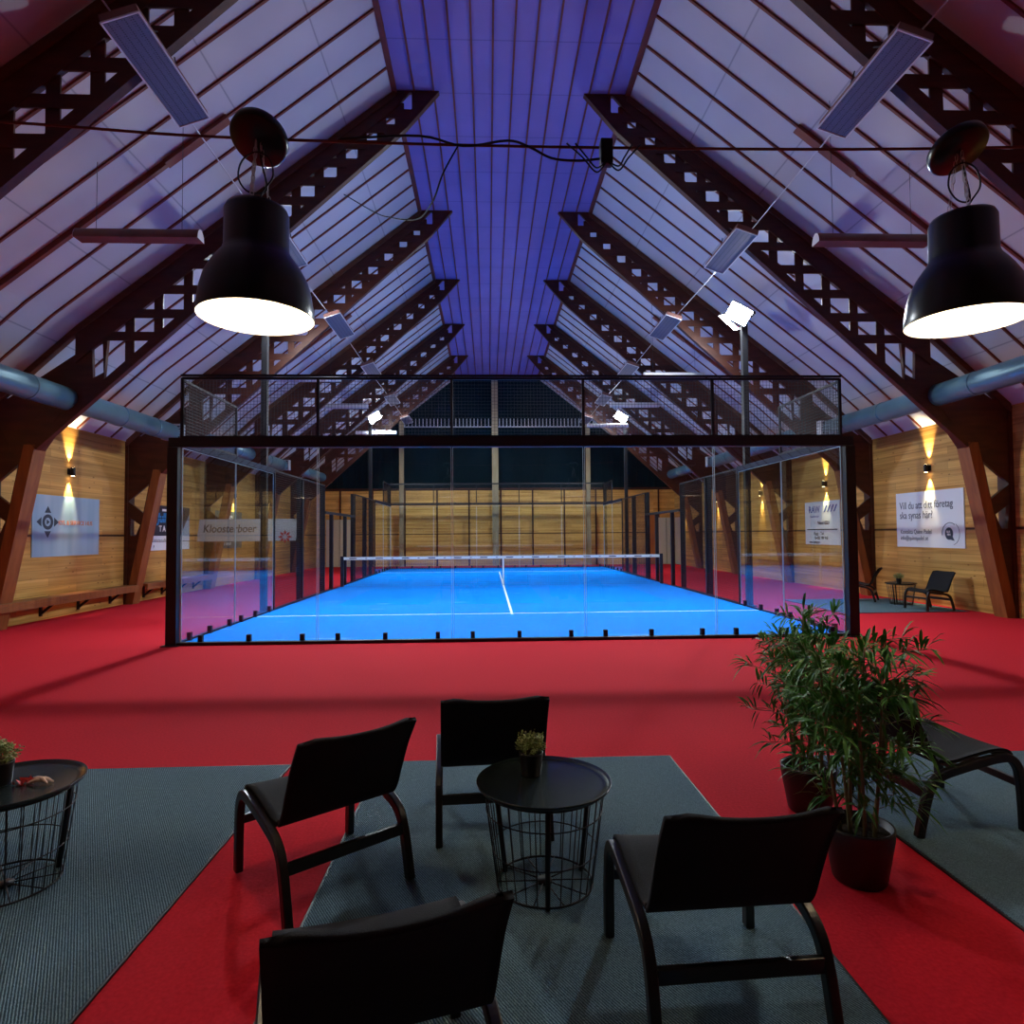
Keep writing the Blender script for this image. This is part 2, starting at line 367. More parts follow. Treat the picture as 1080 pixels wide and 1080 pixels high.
def half_frame(sg, y, label):
    e = empty('timber_portal_frame', (CX, y, 0), 0, label, 'roof frame', 'timber lattice frames carrying the roof')
    F = lambda u, v, t: (sg*u, t, v)
    # rafter under the roof boards
    raf = [(HC-.02, ZC-.01), (HB, roofz(HB)-.01), (9.08, roofz(9.08)-.01), (9.08, roofz(9.08)-.15), (HB, roofz(HB)-.14), (HC-.02, ZC-.13)]
    MB().prism(raf, F, -.03, .08).build('rafter', M['rafter'], e)
    hs = [HC + .02 + i*(7.6-HC)/12 for i in range(13)]
    tc = [(1.42, ZC-.01), (HC-.02, ZC-.01)] + [(h, roofz(h)-.13) for h in hs[1:]] + [(h, up_in(h)) for h in reversed(hs)] + [(1.85, ZC-.045), (1.60, ZC-.04)]
    MB().prism(tc, F, .0, .065).build('top_chord', M['frame'], e)
    bcd = [(1.31, ZC-.01), (1.43, ZC-.01)] + [(h, lo_in(h)) for h in (1.9, 3, 4, 5, 6, 7, 8.1)] + [(8.40, 3.25), (8.26, 3.11), (5.0, loz(5.0)-.001), (1.9, loz(1.9))]
    MB().prism(bcd, F, 0, .11).build('bottom_chord', M['frame'], e)
    MB().prism([(1.36, ZC-.012), (1.80, ZC-.012), (1.80, lo_in(1.80)-.05)], F, .005, .06).build('tip_plate', M['frame'], e)
    # crossed planks: one level, one upright plank through each node between two openings
    for k in range(len(HOLES)-1):
        nh = (HOLES[k][0]+HOLES[k+1][0])/2; nz = (HOLES[k][1]+HOLES[k+1][1])/2
        w = .165 - .01*max(0, min(1, (nh-2.5)/2))
        # level plank between upper chord (outwards) and lower chord (inwards)
        a = nh
        while a < 9 and nz < up_in(a)+.08: a += .02
        b_ = nh
        while b_ > 1.5 and nz > lo_in(b_)-.08: b_ -= .02
        MB().prism([(b_, nz-w/2), (a, nz-w/2), (a, nz+w/2), (b_, nz+w/2)], F, .008, .032).build('brace', M['frame'], e)
        zt = up_in(nh)+.06; zb = lo_in(nh)-.06
        MB().prism([(nh-w/2, zb), (nh+w/2, zb), (nh+w/2, zt), (nh-w/2, zt)], F, .032, .056).build('brace', M['frame'], e)
    # knee plate with its slot and notch, then leg web with the bow-tie openings
    outer = [(7.08, up_in(7.08)+.08), (7.55, up_in(7.5)+.1), (9.06, roofz(9.06)-.14), (9.08, 3.0), (9.08, .12), (8.99, .12), (8.40, 3.0), (8.38, 3.22), (7.15, lo_in(7.15)-.05)]
    holes = [[(7.17,5.00),(7.35,4.90),(7.33,4.36),(7.15,4.46)],
             [(6.98+.18,4.72-.22),(7.12+.0,4.42-.0),(7.12,4.50)],
             [(8.56,2.86),(9.04,2.44),(8.69,2.16)], [(9.03,2.08),(8.76,1.88),(8.86,1.62),(8.98,1.62)]]
    holes.pop(1)
    curve_plate('knee_plate', outer, holes, sg, .06, .07, M['frame'], e)
    MB().prism([(8.27,3.2),(8.46,3.2),(9.08,.0),(8.90,.0)], F, 0, T).build('inner_leg', M['leg'], e)
    MB().prism([(9.045,0),(9.115,0),(9.115,ZW-.02),(9.045,ZW+.02)], F, 0, T).build('outer_post', M['frame'], e)
    MB().prism([(8.28,3.12),(8.56,2.9),(9.08,3.9),(9.08,4.0),(7.7,4.0)], F, .02, T-.02).build('knee_block', M['frame'], e)
    return e
for si, sg in (('left', -1), ('right', 1)):
    base = half_frame(sg, FR[0], 'dark brown lattice roof frame on the %s side, the nearest and largest' % si)
    t = tree(base)
    for k in range(1, 6):
        copy_thing(base, (CX, FR[k], 0), None, 'dark brown lattice roof frame on the %s side, %s back from the nearest' % (si, ORD[k]), None, t)

# ------------------------------------------------------------------ court
CC = .46; Y0 = 9.5; W = 5.0
XA, XB = CC-W, CC+W
o = MB().box(XA, XB, Y0, Y0+20, 0.001, .02).build('court_turf', M['turf']); 
o.data.transform(Matrix.Translation((0, -Y0, 0))); o.location = (0, Y0, 0)
tag(o, 'blue artificial turf playing surface with white lines inside the glass court', 'court surface')
mb = MB()
for y in (Y0+3.05, Y0+16.95): mb.box(XA, XB, y-.025-Y0, y+.025-Y0, .0205, .023)
mb.box(CC-.025, CC+.025, 3.05-.15, 16.95+.15, .0205, .023)
mb.build('court_line', M['line'], o)
# steel: bottom rail + top beam on the near end
def post(x, y, w, d, z, label, name='fence_post', cat='post', foot=True, m='black'):
    e = empty(name, (x, y, 0), 0, label, cat)
    MB().box(-w/2, w/2, -d/2, d/2, 0, z).build('post_tube', M[m], e)
    if foot: MB().box(-w/2-.05, w/2+.05, -d/2-.05, d/2+.05, 0, .012).build('base_plate', M[m], e)
    return e
for nm, y in (('near', Y0-.05), ('far', Y0+20.05)):
    for z0, z1, kk, cat in ((0, .045, 'bottom rail', 'rail'), (2.91, 3.05, 'thick black beam above the glass', 'beam'), (3.97, 4.0, 'thin top rail of the wire mesh', 'rail')):
        if nm == 'far' and z0 == 2.91: z0, z1 = 2.97, 3.05
        dd = .045 if z0 < 3.9 else .018; o = MB().box(XA-(.15 if dd > .04 else .0), XB+(.15 if dd > .04 else .0), y-dd, y+dd, z0, z1).build('steel_'+cat, M['black'])
        tag(o, 'black steel %s across the %s end of the court' % (kk, nm), cat)
for sx, x in (('left', XA-.08), ('right', XB+.08)):
    post(x, Y0-.06, .15, .12, 2.9, 'thick black corner post at the near %s corner of the court' % sx)
    post(x+(-.0), Y0+20.08, .13, .12, 4.0, 'black corner post at the far %s corner of the court' % sx)
# glass panes, 2 m wide and 3 m tall
def pane(label, cx, y, side=None, h=2.86, group=None, clips=True):
    e = empty('glass_pane', (cx, y, 0), PI/2 if side else 0, label, 'glass pane', group)
    MB().box(-.985, .985, -.005, .005, .045, h+.045).build('pane', M['glass'], e)
    mb = MB()
    for x in (-.99, .985): mb.box(x, x+.006, -.006, .006, .045, h+.045)
    mb.box(-.985, .985, -.006, .006, h+.045, h+.051)
    mb.build('polished_edge', M['glass_edge'], e)
    if clips:
        for x in (-.70, .0, .78):
            MB().box(x-.03, x+.03, -.03, .03, .02, .14).build('clip', M['navy'], e)
    return e
for i in range(5):
    x = XA + 1 + 2*i
    pane('clear glass pane of the near court wall, %s from the left' % ORD[i], x, Y0)
    pane('clear glass pane of the far court wall, %s from the left' % ORD[i], x, Y0+20)
for sx, x in (('left', XA), ('right', XB)):
    for k, yy in enumerate((1, 3, 17, 19)):
        pane('clear glass pane in the %s side wall, %s' % (sx, ['next to the near corner post', 'next to the near light mast', 'next to the far light mast', 'next to the far corner post'][k]), x, Y0+yy, side=True)
    for y0, y1, nn in ((Y0, Y0+4, 'near'), (Y0+16, Y0+20, 'far')):
        o = MB().box(x-.035, x+.035, y0, y1, 2.92, 3.02).build('steel_beam', M['navy'])
        tag(o, 'dark steel beam on top of the %s side glass, %s end' % (sx, nn), 'beam')
    x_ = x+(-.032 if sx == 'left' else .032); o = MB().box(x_-.03, x_+.03, Y0, Y0+9.1, 0, .045).build('steel_rail', M['navy']); tag(o, 'dark bottom rail along the %s side of the near half court' % sx, 'rail')
    o = MB().box(x_-.03, x_+.03, Y0+10.9, Y0+20, 0, .045).build('steel_rail', M['navy']); tag(o, 'dark bottom rail along the %s side of the far half court' % sx, 'rail')

# wire mesh panels
def mesh_data(w, h, step=.05, r=.0022, fr=.02):
    mb = MB(); n = int(round(w/step)); k = int(round(h/step))
    for i in range(n+1):
        x = i*w/n; mb.box(x-r, x+r, -r, r, 0, h)
    for j in range(k+1):
        z = j*h/k; mb.box(0, w, -r, r, z-r, z+r)
    return mb
def mesh_panel(w, h, x, y, z, rz, label, group=None, proto={}, posts=True):
    key = (round(w, 2), round(h, 2))
    e = empty('mesh_panel', (x, y, z), rz, label, 'wire fence panel', group)
    if key not in proto:
        a = mesh_data(w, h).build('wire_mesh', M['wire'], e)
        f = MB()
        for xx in (0, w): f.box(xx-.02, xx+.02, -.02, .02, 0, h)
        f.box(0, w, -.018, .018, h-.025, h+.01); f.box(0, w, -.018, .018, 0, .03)
        b = f.build('panel_frame', M['black'], e); proto[key] = (a, b)
    else:
        for s_ in proto[key]:
            c = s_.copy(); COL.objects.link(c); c.parent = e
    return e
for i in range(5):
    mesh_panel(2, .9, XA+2*i, Y0, 3.06, 0, 'wire mesh panel above the near glass wall, %s from the left' % ORD[i])
    mesh_panel(2, .9, XA+2*i, Y0+20, 3.06, 0, 'wire mesh panel above the far glass wall, %s from the left' % ORD[i])
for sx, x in (('left', XA), ('right', XB)):
    mesh_panel(2, .9, x, Y0, 3.03, PI/2, 'raised wire mesh panel over the %s side glass at the near corner' % sx)
    mesh_panel(2, .9, x, Y0+18, 3.03, PI/2, 'raised wire mesh panel over the %s side glass at the far corner' % sx)
    q = 0
    for y in (4.05, 6.12, 12.14, 14.12):
        mesh_panel(2.02 if y < 10 else (1.93 if y < 13 else 1.82), 2.95, x, Y0+y, .04, PI/2, 'wire mesh fence on the %s side of the court, %s' % (sx, ['beside the near light mast', 'just before the near gateway', 'just beyond the far gateway', 'beside the far light mast'][q])); q += 1
    for y, z, nm in ((6.07, 3.0, 'between the near mesh panels'), (8.2, 3.0, 'where the near gateway starts'), (9.25, 2.27, 'just before the net'), (11.0, 2.27, 'just after the net'), (12.1, 3.0, 'where the far gateway ends'), (14.1, 3.0, 'between the far mesh panels')):
        post(x+(-.077 if sx == 'left' else .077), Y0+y, .10, .09, z, 'black fence post on the %s court side, %s' % (sx, nm))
    o = MB().box(x-.03, x+.03, Y0+8.2, Y0+12.1, 2.20, 2.27).build('steel_rail', M['black']); tag(o, 'black lintel rail over the %s gateways beside the net' % sx, 'rail')

# net
e = empty('net', (CC, Y0+10, 0), 0, 'tennis style net with white top band across the middle of the blue court', 'net')
mb = MB(); r = .0018
for i in range(int(9.6/.05)+1): x = -4.8+i*.05; mb.box(x-r, x+r, -r, r, .026, .87)
for j in range(18): mb.box(-4.8, 4.8, -r, r, .03+j*.05-r, .03+j*.05+r)
mb.build('netting', M['netcord'], e)
bd = MB().box(-4.88, 4.88, -.012, .012, .84, .925).build('top_band', M['line'], e)
mb = MB()
for i in range(24):
    x = -4.6 + i*.40
    if i % 2 == 0: mb.box(x-.11, x+.11, -.014, -.0125, .868, .897)
    else: mb.box(x-.03, x+.03, -.014, -.0125, .872, .892)
mb.build('printed_mark', M['inkdark'], bd)
MB().box(-.025, .025, -.013, .013, .026, .84).build('centre_strap', M['line'], e)
for x in (-4.93, 4.93):
    MB().box(x-.045, x+.045, -.045, .045, .021, .95).build('net_post', M['navy'], e)

# light masts
def spot(parent, loc, d, power, size, col=(1,.70,.36), blend=.6, rad=.02, name='lamp_light'):
    l = D.lights.new(name, 'SPOT'); l.energy = power; l.spot_size = size; l.spot_blend = blend; l.color = col; l.shadow_soft_size = rad
    o = D.objects.new(name, l); COL.objects.link(o); o.parent = parent; o.location = loc
    o.rotation_mode = 'QUATERNION'; o.rotation_quaternion = Vector(d).to_track_quat('-Z', 'Y'); return o
def aim(n):
    n = Vector(n).normalized(); return n.to_track_quat('-Z', 'Z')
def mast(x, y, sg, label):
    e = empty('light_mast', (x, y, 0), 0, label, 'light mast', 'floodlight masts beside the court')
    MB().box(-.06, .06, -.06, .06, 0, 6.25).build('pole', M['black'], e)
    MB().box(-.11, .11, -.14, .14, 0, .015).build('base_plate', M['black'], e)
    MB().box(-.03, .03, -.55, .55, 6.2, 6.26).build('cross_arm', M['black'], e)
    for dy in (-.28, .28):
        h = MB().box(-.25, .25, -.20, .20, .0, .07).build('flood_lamp', M['galv'], e)
        h.location = (-sg*.22, dy, 6.3); h.rotation_mode = 'QUATERNION'; h.rotation_quaternion = aim((-sg*.60, .25 if dy > 0 else -.62, -.70))
        f = MB()
        for i in range(7): f.box(-.2+i*.06, -.185+i*.06, -.15, .15, .07, .10)
        f.build('cooling_fin', M['galv'], h)
        MB().box(-.235, .235, -.185, .185, -.006, -.001).build('lamp_glass', M['flood'], h)
        fl = spot(h, (0, 0, -.03), (0, 0, -1), 760 if dy > 0 else 1150, math.radians(150), (.86, .94, 1), .7, .12, 'flood_light')
    return e
for sx, x, sg in (('left', XA-.19, -1), ('right', XB+.19, 1)):
    for nm, y in (('near', Y0+4), ('far', Y0+16)):
        mast(x, y, sg, 'black steel light mast with lit floodlights at the %s %s side of the court' % (nm, sx))

# ------------------------------------------------------------------ text and signs
def text(s, size, m, parent, origin, xd, nd, name='lettering', bold=0, align='LEFT', shear=0, sx=1):
    cu = D.curves.new(name, 'FONT'); cu.body = s; cu.size = size; cu.extrude = .0015; cu.align_x = align; cu.offset = bold; cu.shear = shear
    tmp = D.objects.new(name, cu); COL.objects.link(tmp); bpy.context.view_layer.update()
    me = D.meshes.new_from_object(tmp.evaluated_get(bpy.context.evaluated_depsgraph_get())); D.objects.remove(tmp)
    xd = Vector(xd); nd = Vector(nd); ud = nd.cross(xd)
    mt = Matrix((( xd.x*sx, ud.x, nd.x, origin[0]), (xd.y*sx, ud.y, nd.y, origin[1]), (xd.z*sx, ud.z, nd.z, origin[2]), (0,0,0,1)))
    me.transform(mt); me.materials.clear(); me.materials.append(m); me.name = name
    o = D.objects.new(name, me); COL.objects.link(o); o.parent = parent; return o
def sign(side, y0, y1, z0, z1, m, label):
    sg = 1 if side == 'left' else -1; x = XL if side == 'left' else XR
    ys = y0 if side == 'left' else y1
    e = empty('wall_sign', (x, ys, z0), 0, label, 'sign')
    w = y1-y0; d = sg
    lo, hi = (0, w) if side == 'left' else (-w, 0)
    a, b_ = sorted((0, sg*.02))
    MB().box(a, b_, lo, hi, 0, z1-z0).build('sign_board', m, e)
    xd = (0, 1, 0) if side == 'left' else (0, -1, 0); nd = (sg, 0, 0)
    def tx(s, u, v, size, mm, **k): return text(s, size, mm, e, (sg*.022, u*(1 if side == 'left' else -1), v), xd, nd, **k)
    def F(u, v, t): return (sg*t, u*(1 if side == 'left' else -1), v)
    return e, tx, F
# left 1: compass logo
e, tx, F = sign('left', 12.25, 14.3, 1.22, 2.43, M['signblue'], 'pale blue sign with a dark arrow logo and orange lettering on the left wall')
lg = MB(); c0 = (.42, .68)
for a in range(4):
    t = a*PI/2; R2 = lambda u, v: (c0[0]+u*math.cos(t)-v*math.sin(t), c0[1]+u*math.sin(t)+v*math.cos(t))
    lg.prism([R2(-.09, .18), R2(.09, .18), R2(0, .31)], F, .02, .024)
def ring(mb, c, r0, r1, F, n=28, t0=.02, t1=.024, a0=0, a1=2*PI):
    for i in range(n):
        p, q = a0+(a1-a0)*i/n, a0+(a1-a0)*(i+1)/n
        mb.prism([(c[0]+r0*math.cos(p), c[1]+r0*math.sin(p)), (c[0]+r1*math.cos(p), c[1]+r1*math.sin(p)), (c[0]+r1*math.cos(q), c[1]+r1*math.sin(q)), (c[0]+r0*math.cos(q), c[1]+r0*math.sin(q))], F, t0, t1)
ring(lg, c0, .085, .15, F); lg.prism([(c0[0]-.03, c0[1]-.05), (c0[0]-.03, c0[1]+.05), (c0[0]+.05, c0[1])], F, .02, .024)
lg.build('logo', M['inkdark'], e)
tx('KYL & SERVICE HUS', .72, .63, .125, M['inkorange'], bold=.002)
# left 2: TAK
e, tx, F = sign('left', 16.45, 18.52, 1.24, 2.42, M['signdark'], 'black and white sign with blue script and the letters TAK on the left wall')
MB().prism([(0, 0), (2.07, 0), (2.07, .38), (0, .38)], F, .02, .023).build('white_strip', M['white'], e)['label'] = 'white lower strip'
MB().prism([(1.55, .38), (2.07, .38), (2.07, 1.0)], F, .02, .023).build('pale_corner', M['signblue'], e)
tx('Jullen', .32, .74, .34, M['inkcyan'], bold=.012, shear=.2)
tx('T A K', .40, .50, .21, M['inkwhite'], bold=.008)
MB().prism([(.55, 1.03), (.85, 1.03), (.85, 1.09), (.55, 1.09)], F, .02, .024).build('stripe', M['inkwhite'], e)
tx('Auktoriserat plåtslageri', .10, .24, .095, M['inkdark']); tx('Tel 0431-', .75, .12, .085, M['inkdark']); tx('F', .12, .06, .1, M['inkdark'], bold=.004)
# left 3
e, tx, F = sign('left', 20.3, 22.4, 1.2, 2.42, M['slate'], 'slate grey sign with white lettering on the left wall behind the cloth banner')
tx('service', .55, .95, .26, M['inkwhite'], bold=.01); tx('padel center', .3, .1, .18, M['inkwhite'])
# right 1
e, tx, F = sign('right', 12.32, 14.42, 1.23, 2.46, M['white'], 'white sign asking for company sponsors above the two black lounge chairs on the right wall')
tx('Vill du att ditt företag', .12, .86, .235, M['inkdark'], sx=.82); tx('ska synas här?', .12, .64, .235, M['inkdark'], sx=.82)
tx('Kontakta Quinn Padel', .13, .30, .135, M['inkdark'], sx=.85); tx('info@quinnpadel.se', .13, .16, .135, M['inkdark'], sx=.85)
lg = MB(); c1 = (1.67, .30)
lg.prism([(c1[0]+.12*math.cos(a*PI/12)*.95, c1[1]+.13*math.sin(a*PI/12)) for a in range(-2, 20)] + [(c1[0]+.15, c1[1]-.15)], F, .02, .024)
ring(lg, (1.70, .30), .22, .235, F, a0=.3*PI, a1=1.05*PI); ring(lg, (1.72, .30), .24, .248, F, a0=-.4*PI, a1=.3*PI); lg.build('logo', M['inkdark'], e)
tx('QUI', 1.60, .32, .06, M['inkwhite'], bold=.002).location.x -= .004; tx('NN', 1.62, .26, .06, M['inkwhite'], bold=.002).location.x -= .004
# right 2 RAW
e, tx, F = sign('right', 16.80, 18.68, 1.22, 2.46, M['white'], 'white sign lettered RAW with slanted blue stripes on the right wall')
tx('RAW', .22, .93, .27, M['inkblue'], bold=.006)
mb = MB()
for i in range(4): u = 1.05+i*.17; mb.prism([(u, .93), (u+.07, .93), (u+.22, 1.13), (u+.15, 1.13)], F, .02, .024)
mb.build('stripe', M['inkblue'], e)
tx('MÅLERI & GOLV', .30, .79, .07, M['inkblue']); tx('Nord 4321', .72, .58, .14, M['inkdark'], bold=.004)
MB().prism([(.1, .42), (1.75, .42), (1.75, .45), (.1, .45)], F, .02, .024).build('rule', M['inkdark'], e)
tx('Bygg - Tak', .50, .28, .13, M['inkdark']); tx('0-432 199 916', .55, .15, .12, M['inkdark'], bold=.003); tx('www.rawbygg.se', .22, .04, .09, M['inkdark'], bold=.003)

# banner hung between the court post and the left frame
e = empty('cloth_banner', (-7.09, 15.63, 1.47), 0, 'grey cloth banner lettered Kloosterboer hung left of the court side fence', 'banner')
MB().prism([(0, 0), (2.38, 0), (2.44, .54), (.06, .54)], lambda u, v, t: (u, t, v), -.004, .004).build('banner_cloth', M['banner'], e)
text('Kloosterboer', .27, M['inkdark'], e, (.14, -.006, .22), (1,0,0), (0,-1,0), bold=.003, shear=.15, sx=.86)
mb = MB()
for i in range(8):
    a = i*PI/4; cx_, cz_ = 2.12, .10
    F2 = lambda u, v, t: (u, t, v)
    c_, s_ = math.cos(a), math.sin(a)
    mb.prism([(cx_+.04*c_, cz_+.04*s_), (cx_+.10*c_-.035*s_, cz_+.10*s_+.035*c_), (cx_+.17*c_, cz_+.17*s_), (cx_+.10*c_+.035*s_, cz_+.10*s_-.035*c_)], F2, -.009, -.005)
mb.build('star_logo', M['inkred'], e)
mb = MB(); mb.tube([(0, 0, .02), (-1.1, -.02, .0)], .006, 5); mb.tube([(.06, 0, .52), (-1.25, -.02, .60)], .006, 5); mb.tube([(2.4, 0, .02), (2.45, 0, .0)], .006, 5); mb.tube([(2.44, 0, .52), (2.45, 0, .54)], .006, 5)
mb.build('cord', M['black'], e)

# ------------------------------------------------------------------ wall sconces
for si, sg, x in (('left', 1, XL), ('right', -1, XR)):
    for k in range(-2, 6):
        y = F0 + S*(k+.5) + .1
        if k < -1: continue
        pos = {-1: 'beside the lounge area'}.get(k, '%s from the front frame' % ORD[max(k, 0)])
        e = empty('wall_lamp', (x, y, 2.95), 0, 'black up and down lamp on the %s wall, %s' % (si, pos), 'wall lamp', 'up and down wall lamps')
        a, b_ = sorted((0, sg*.03)); MB().box(a, b_, -.05, .05, -.06, .06).build('wall_plate', M['black'], e)
        MB().lathe([(0, -.085), (.042, -.085), (.045, -.08), (.045, .08), (.042, .085), (0, .085)], 20, (sg*.085, 0, 0)).build('lamp_body', M['black'], e)
        mb = MB(); mb.lathe([(0, .0865), (.034, .0865)], 16, (sg*.085, 0, 0)); mb.lathe([(.034, -.0865), (0, -.0865)], 16, (sg*.085, 0, 0))
        mb.build('lamp_lens', M['sconce_glow'], e)
        spot(e, (sg*.085, 0, .10), (-sg*.16, 0, 1), 300, math.radians(46), (1,.76,.40), blend=.9)
        spot(e, (sg*.085, 0, -.10), (-sg*.16, 0, -1), 300, math.radians(44), (1,.76,.40), blend=.9)

# ------------------------------------------------------------------ bench, ducts, roof fittings
for y0, y1, lab in ((10.9, 15.25, 'near'), (15.65, 19.3, 'far')):
    e = empty('wall_bench', (XL, y0, 0), 0, 'long red brown wall bench on brackets under the %s left wall signs' % lab, 'bench')
    MB().box(.03, .38, 0, y1-y0, .40, .46).build('seat_board', M['leg'], e, bevel=.006)
    MB().box(.34, .38, 0, y1-y0, .31, .40).build('front_rail', M['leg'], e)
    n = 4
    for i in range(n):
        y = .5 + i*(y1-y0-1)/(n-1)
        MB().box(.0, .04, y-.025, y+.025, .08, .40).bar((.02, y, .12), (.33, y, .38), .04, .04).box(0, .34, y-.02, y+.02, .36, .40).build('bracket', M['black'], e)
def duct(x, z, y0, y1, label, box=True):
    e = empty('air_duct', (x, y0, z), 0, label, 'air duct')
    mb = MB(); ln = y1-y0; mb.tube([(0, 0, 0), (0, ln, 0)], .2, 28); mb.build('pipe', M['duct'], e)
    mb = MB(); k = 1.2
    while k < ln: mb.tube([(0, k-.02, 0), (0, k+.02, 0)], .207, 28); k += 1.25
    mb.build('seam_band', M['duct'], e)
    if box:
        MB().box(-.23, .23, ln, ln+.22, -.16, .2).build('outlet_box', M['galv'], e)
        mb = MB()
        for i in range(5): mb.box(-.2, .2, -.012+ln, ln-.002, -.12+i*.06, -.09+i*.06)
        mb.build('grille', M['inkdark'], e)
    return e
for sx, x, z in (('left', -7.3, 4.0), ('right', 8.24, 4.07)):
    duct(x, z, 4.0, 14.75, 'round blue grey air duct along the %s eaves, nearest length' % sx)
    duct(x, z+.1, 16.1, 22.6, 'round blue grey air duct along the %s eaves, middle length' % sx)
    duct(x, z+.15, 24.2, 28.6, 'round blue grey air duct along the %s eaves, far length' % sx)
# flat perforated panels under each frame, strung on a wire
for sx, sg, x in (('left', -1, -3.56), ('right', 1, 4.40)):
    base = None
    for k in range(6):
        y = FR[k] - .02; lab = 'flat perforated panel heater under the roof frames, %s side, %s from the front' % (sx, ORD[k])
        if base is None:
            base = empty('panel_heater', (x, y, 6.66), 0, lab, 'panel heater', 'perforated panel heaters in the roof')
            tilt = Matrix.Rotation(sg*math.radians(19), 4, 'Y')
            a = MB().box(-.19, .19, -.78, .78, .0, .09); b_ = MB().box(-.175, .175, -.765, .765, -.006, .0)
            f = MB(); 
            for s_ in (-1, 1): f.box(s_*.19-.008, s_*.19+.008, -.79, .79, -.012, .004); f.box(-.19, .19, s_*.785-.008, s_*.785+.008, -.012, .004)
            for mb_, nm, mm in ((a, 'housing', 'trough'), (b_, 'perforated_face', 'perf'), (f, 'rim', 'heater')):
                mb_.v = [tuple(tilt @ Vector(v_)) for v_ in mb_.v]; mb_.build(nm, M[mm], base)
            mb = MB()
            for yy in (-.6, .6): mb.tube([(0, yy, .05), (-sg*.05, yy*.3, .35)], .008, 5)
            mb.build('hanger', M['wire'], base); tt = tree(base)
        else: copy_thing(base, (x, y, 6.66), None, lab, None, tt)
    o = MB().tube(smooth_path([(x+sg*.16, y_, 6.78+(.05 if i % 2 else 0)) for i, y_ in enumerate([3.5, 7.7, 11.8, 16, 20, 24, 28.5])], 4), .010, 5).build('cable', M['galv'])
    tag(o, 'thin pale cable strung between the %s panel heaters' % sx, 'cable')
# half round trough fittings hung crosswise
def trough(x0, y, z, ln, m, label):
    e = empty('trough_heater', (x0, y, z), 0, label, 'trough heater', 'half round trough heaters hung crosswise')
    n = 12; sec = [(-.10*math.cos(PI*i/n), .15*math.sin(PI*i/n)) for i in range(n+1)]
    vs = [(xx, u, v) for xx in (0, ln) for u, v in [(a, b) for a, b in sec]]
    k = n+1; fs = [(i, i+1, k+i+1, k+i) for i in range(n)] + [(n, 0, k, k+n)]
    MB().add(vs, fs, False).build('trough_body', m, e)
    for xx in (0, ln):
        MB().add([(xx+(-.004 if xx == 0 else .004), u, v) for u, v in sec], [tuple(range(k))]).build('end_cap', M['heater'], e)
    mb = MB()
    for xx in (.25, ln-.25):
        rz_ = roofz(abs(x0+xx-CX))-.02-z
        mb.tube([(xx, 0, .14), (xx, 0, rz_)], .004, 4)
    mb.build('hanging_wire', M['wire'], e); return e
for sx, lst in (('left', ((-5.53, 8.6, 5.62), (-5.5, 16.6, 5.65), (-5.5, 20.4, 5.7), (-5.4, 26.0, 5.75))), ('right', ((4.66, 8.6, 5.66), (4.2, 16.6, 5.75), (4.1, 20.7, 5.8), (4.0, 25.0, 5.85)))):
    for k, (x0, y, z) in enumerate(lst):
        trough(x0, y, z, 1.64, M['trough'] if k == 0 else M['heater'], 'half round trough heater high on the %s side, %s from the front' % (sx, ORD[k]))

# ------------------------------------------------------------------ tie wire, pendants
WZ = 3.39
o = MB().tube(smooth_path([(XL+.01, 2.82, 3.75), (-4.5, 2.82, 3.56), (-2.14, 2.82, 3.44), (-1.15, 2.82, 3.385), (.55, 2.82, 3.365), (2.53, 2.82, 3.40), (5, 2.82, 3.55), (XR-.01, 2.82, 3.75)], 5), .007, 6).build('tie_wire', M['batten'])
tag(o, 'thin rust brown tie wire stretched across the hall above the lounge', 'wire')
o = MB().tube(smooth_path([(-.65, 2.8, 3.375), (-.3, 2.81, 3.40), (-.1, 2.8, 3.35), (.1, 2.81, 3.385), (.2, 2.8, 3.35), (.3, 2.8, 3.30), (.42, 2.8, 3.29), (.52, 2.8, 3.30)], 5), .006, 6).build('power_cable', M['black'])
tag(o, 'black cable wound around the tie wire in the middle', 'cable')
o = MB().tube(smooth_path([(-.12, 2.8, 3.36), (-.2, 2.9, 3.28), (-.30, 3.4, 3.40), (-.50, 4.4, 3.82), (-.95, 6.2, 4.75), (-1.55, 8.6, 6.05), (-2.5, 11.0, 7.6)], 7), [.0035+.0045*min(1,i/50) for i in range(43)], 6).build('power_cable', M['rubber'])
tag(o, 'loose black cable drooping from the tie wire back to the left roof frame', 'cable')
e = empty('junction_box', (.55, 2.8, 3.33), 0, 'small black junction box with tangled cables hanging on the tie wire', 'junction box')
MB().box(-.028, .028, -.025, .025, -.06, .055).build('box_body', M['black'], e, bevel=.005)
random.seed(3)
for i in range(4):
    mb = MB(); a = (-1 if i % 2 else 1)
    mb.tube(smooth_path([(0, -.02, -.05), (a*.05, -.03, -.08-.01*i), (a*(.08+.01*i), -.01, -.03), (a*(.12+.02*i), 0, .04)], 6), .004, 5)
    mb.build('cable_loop', M['black'], e)
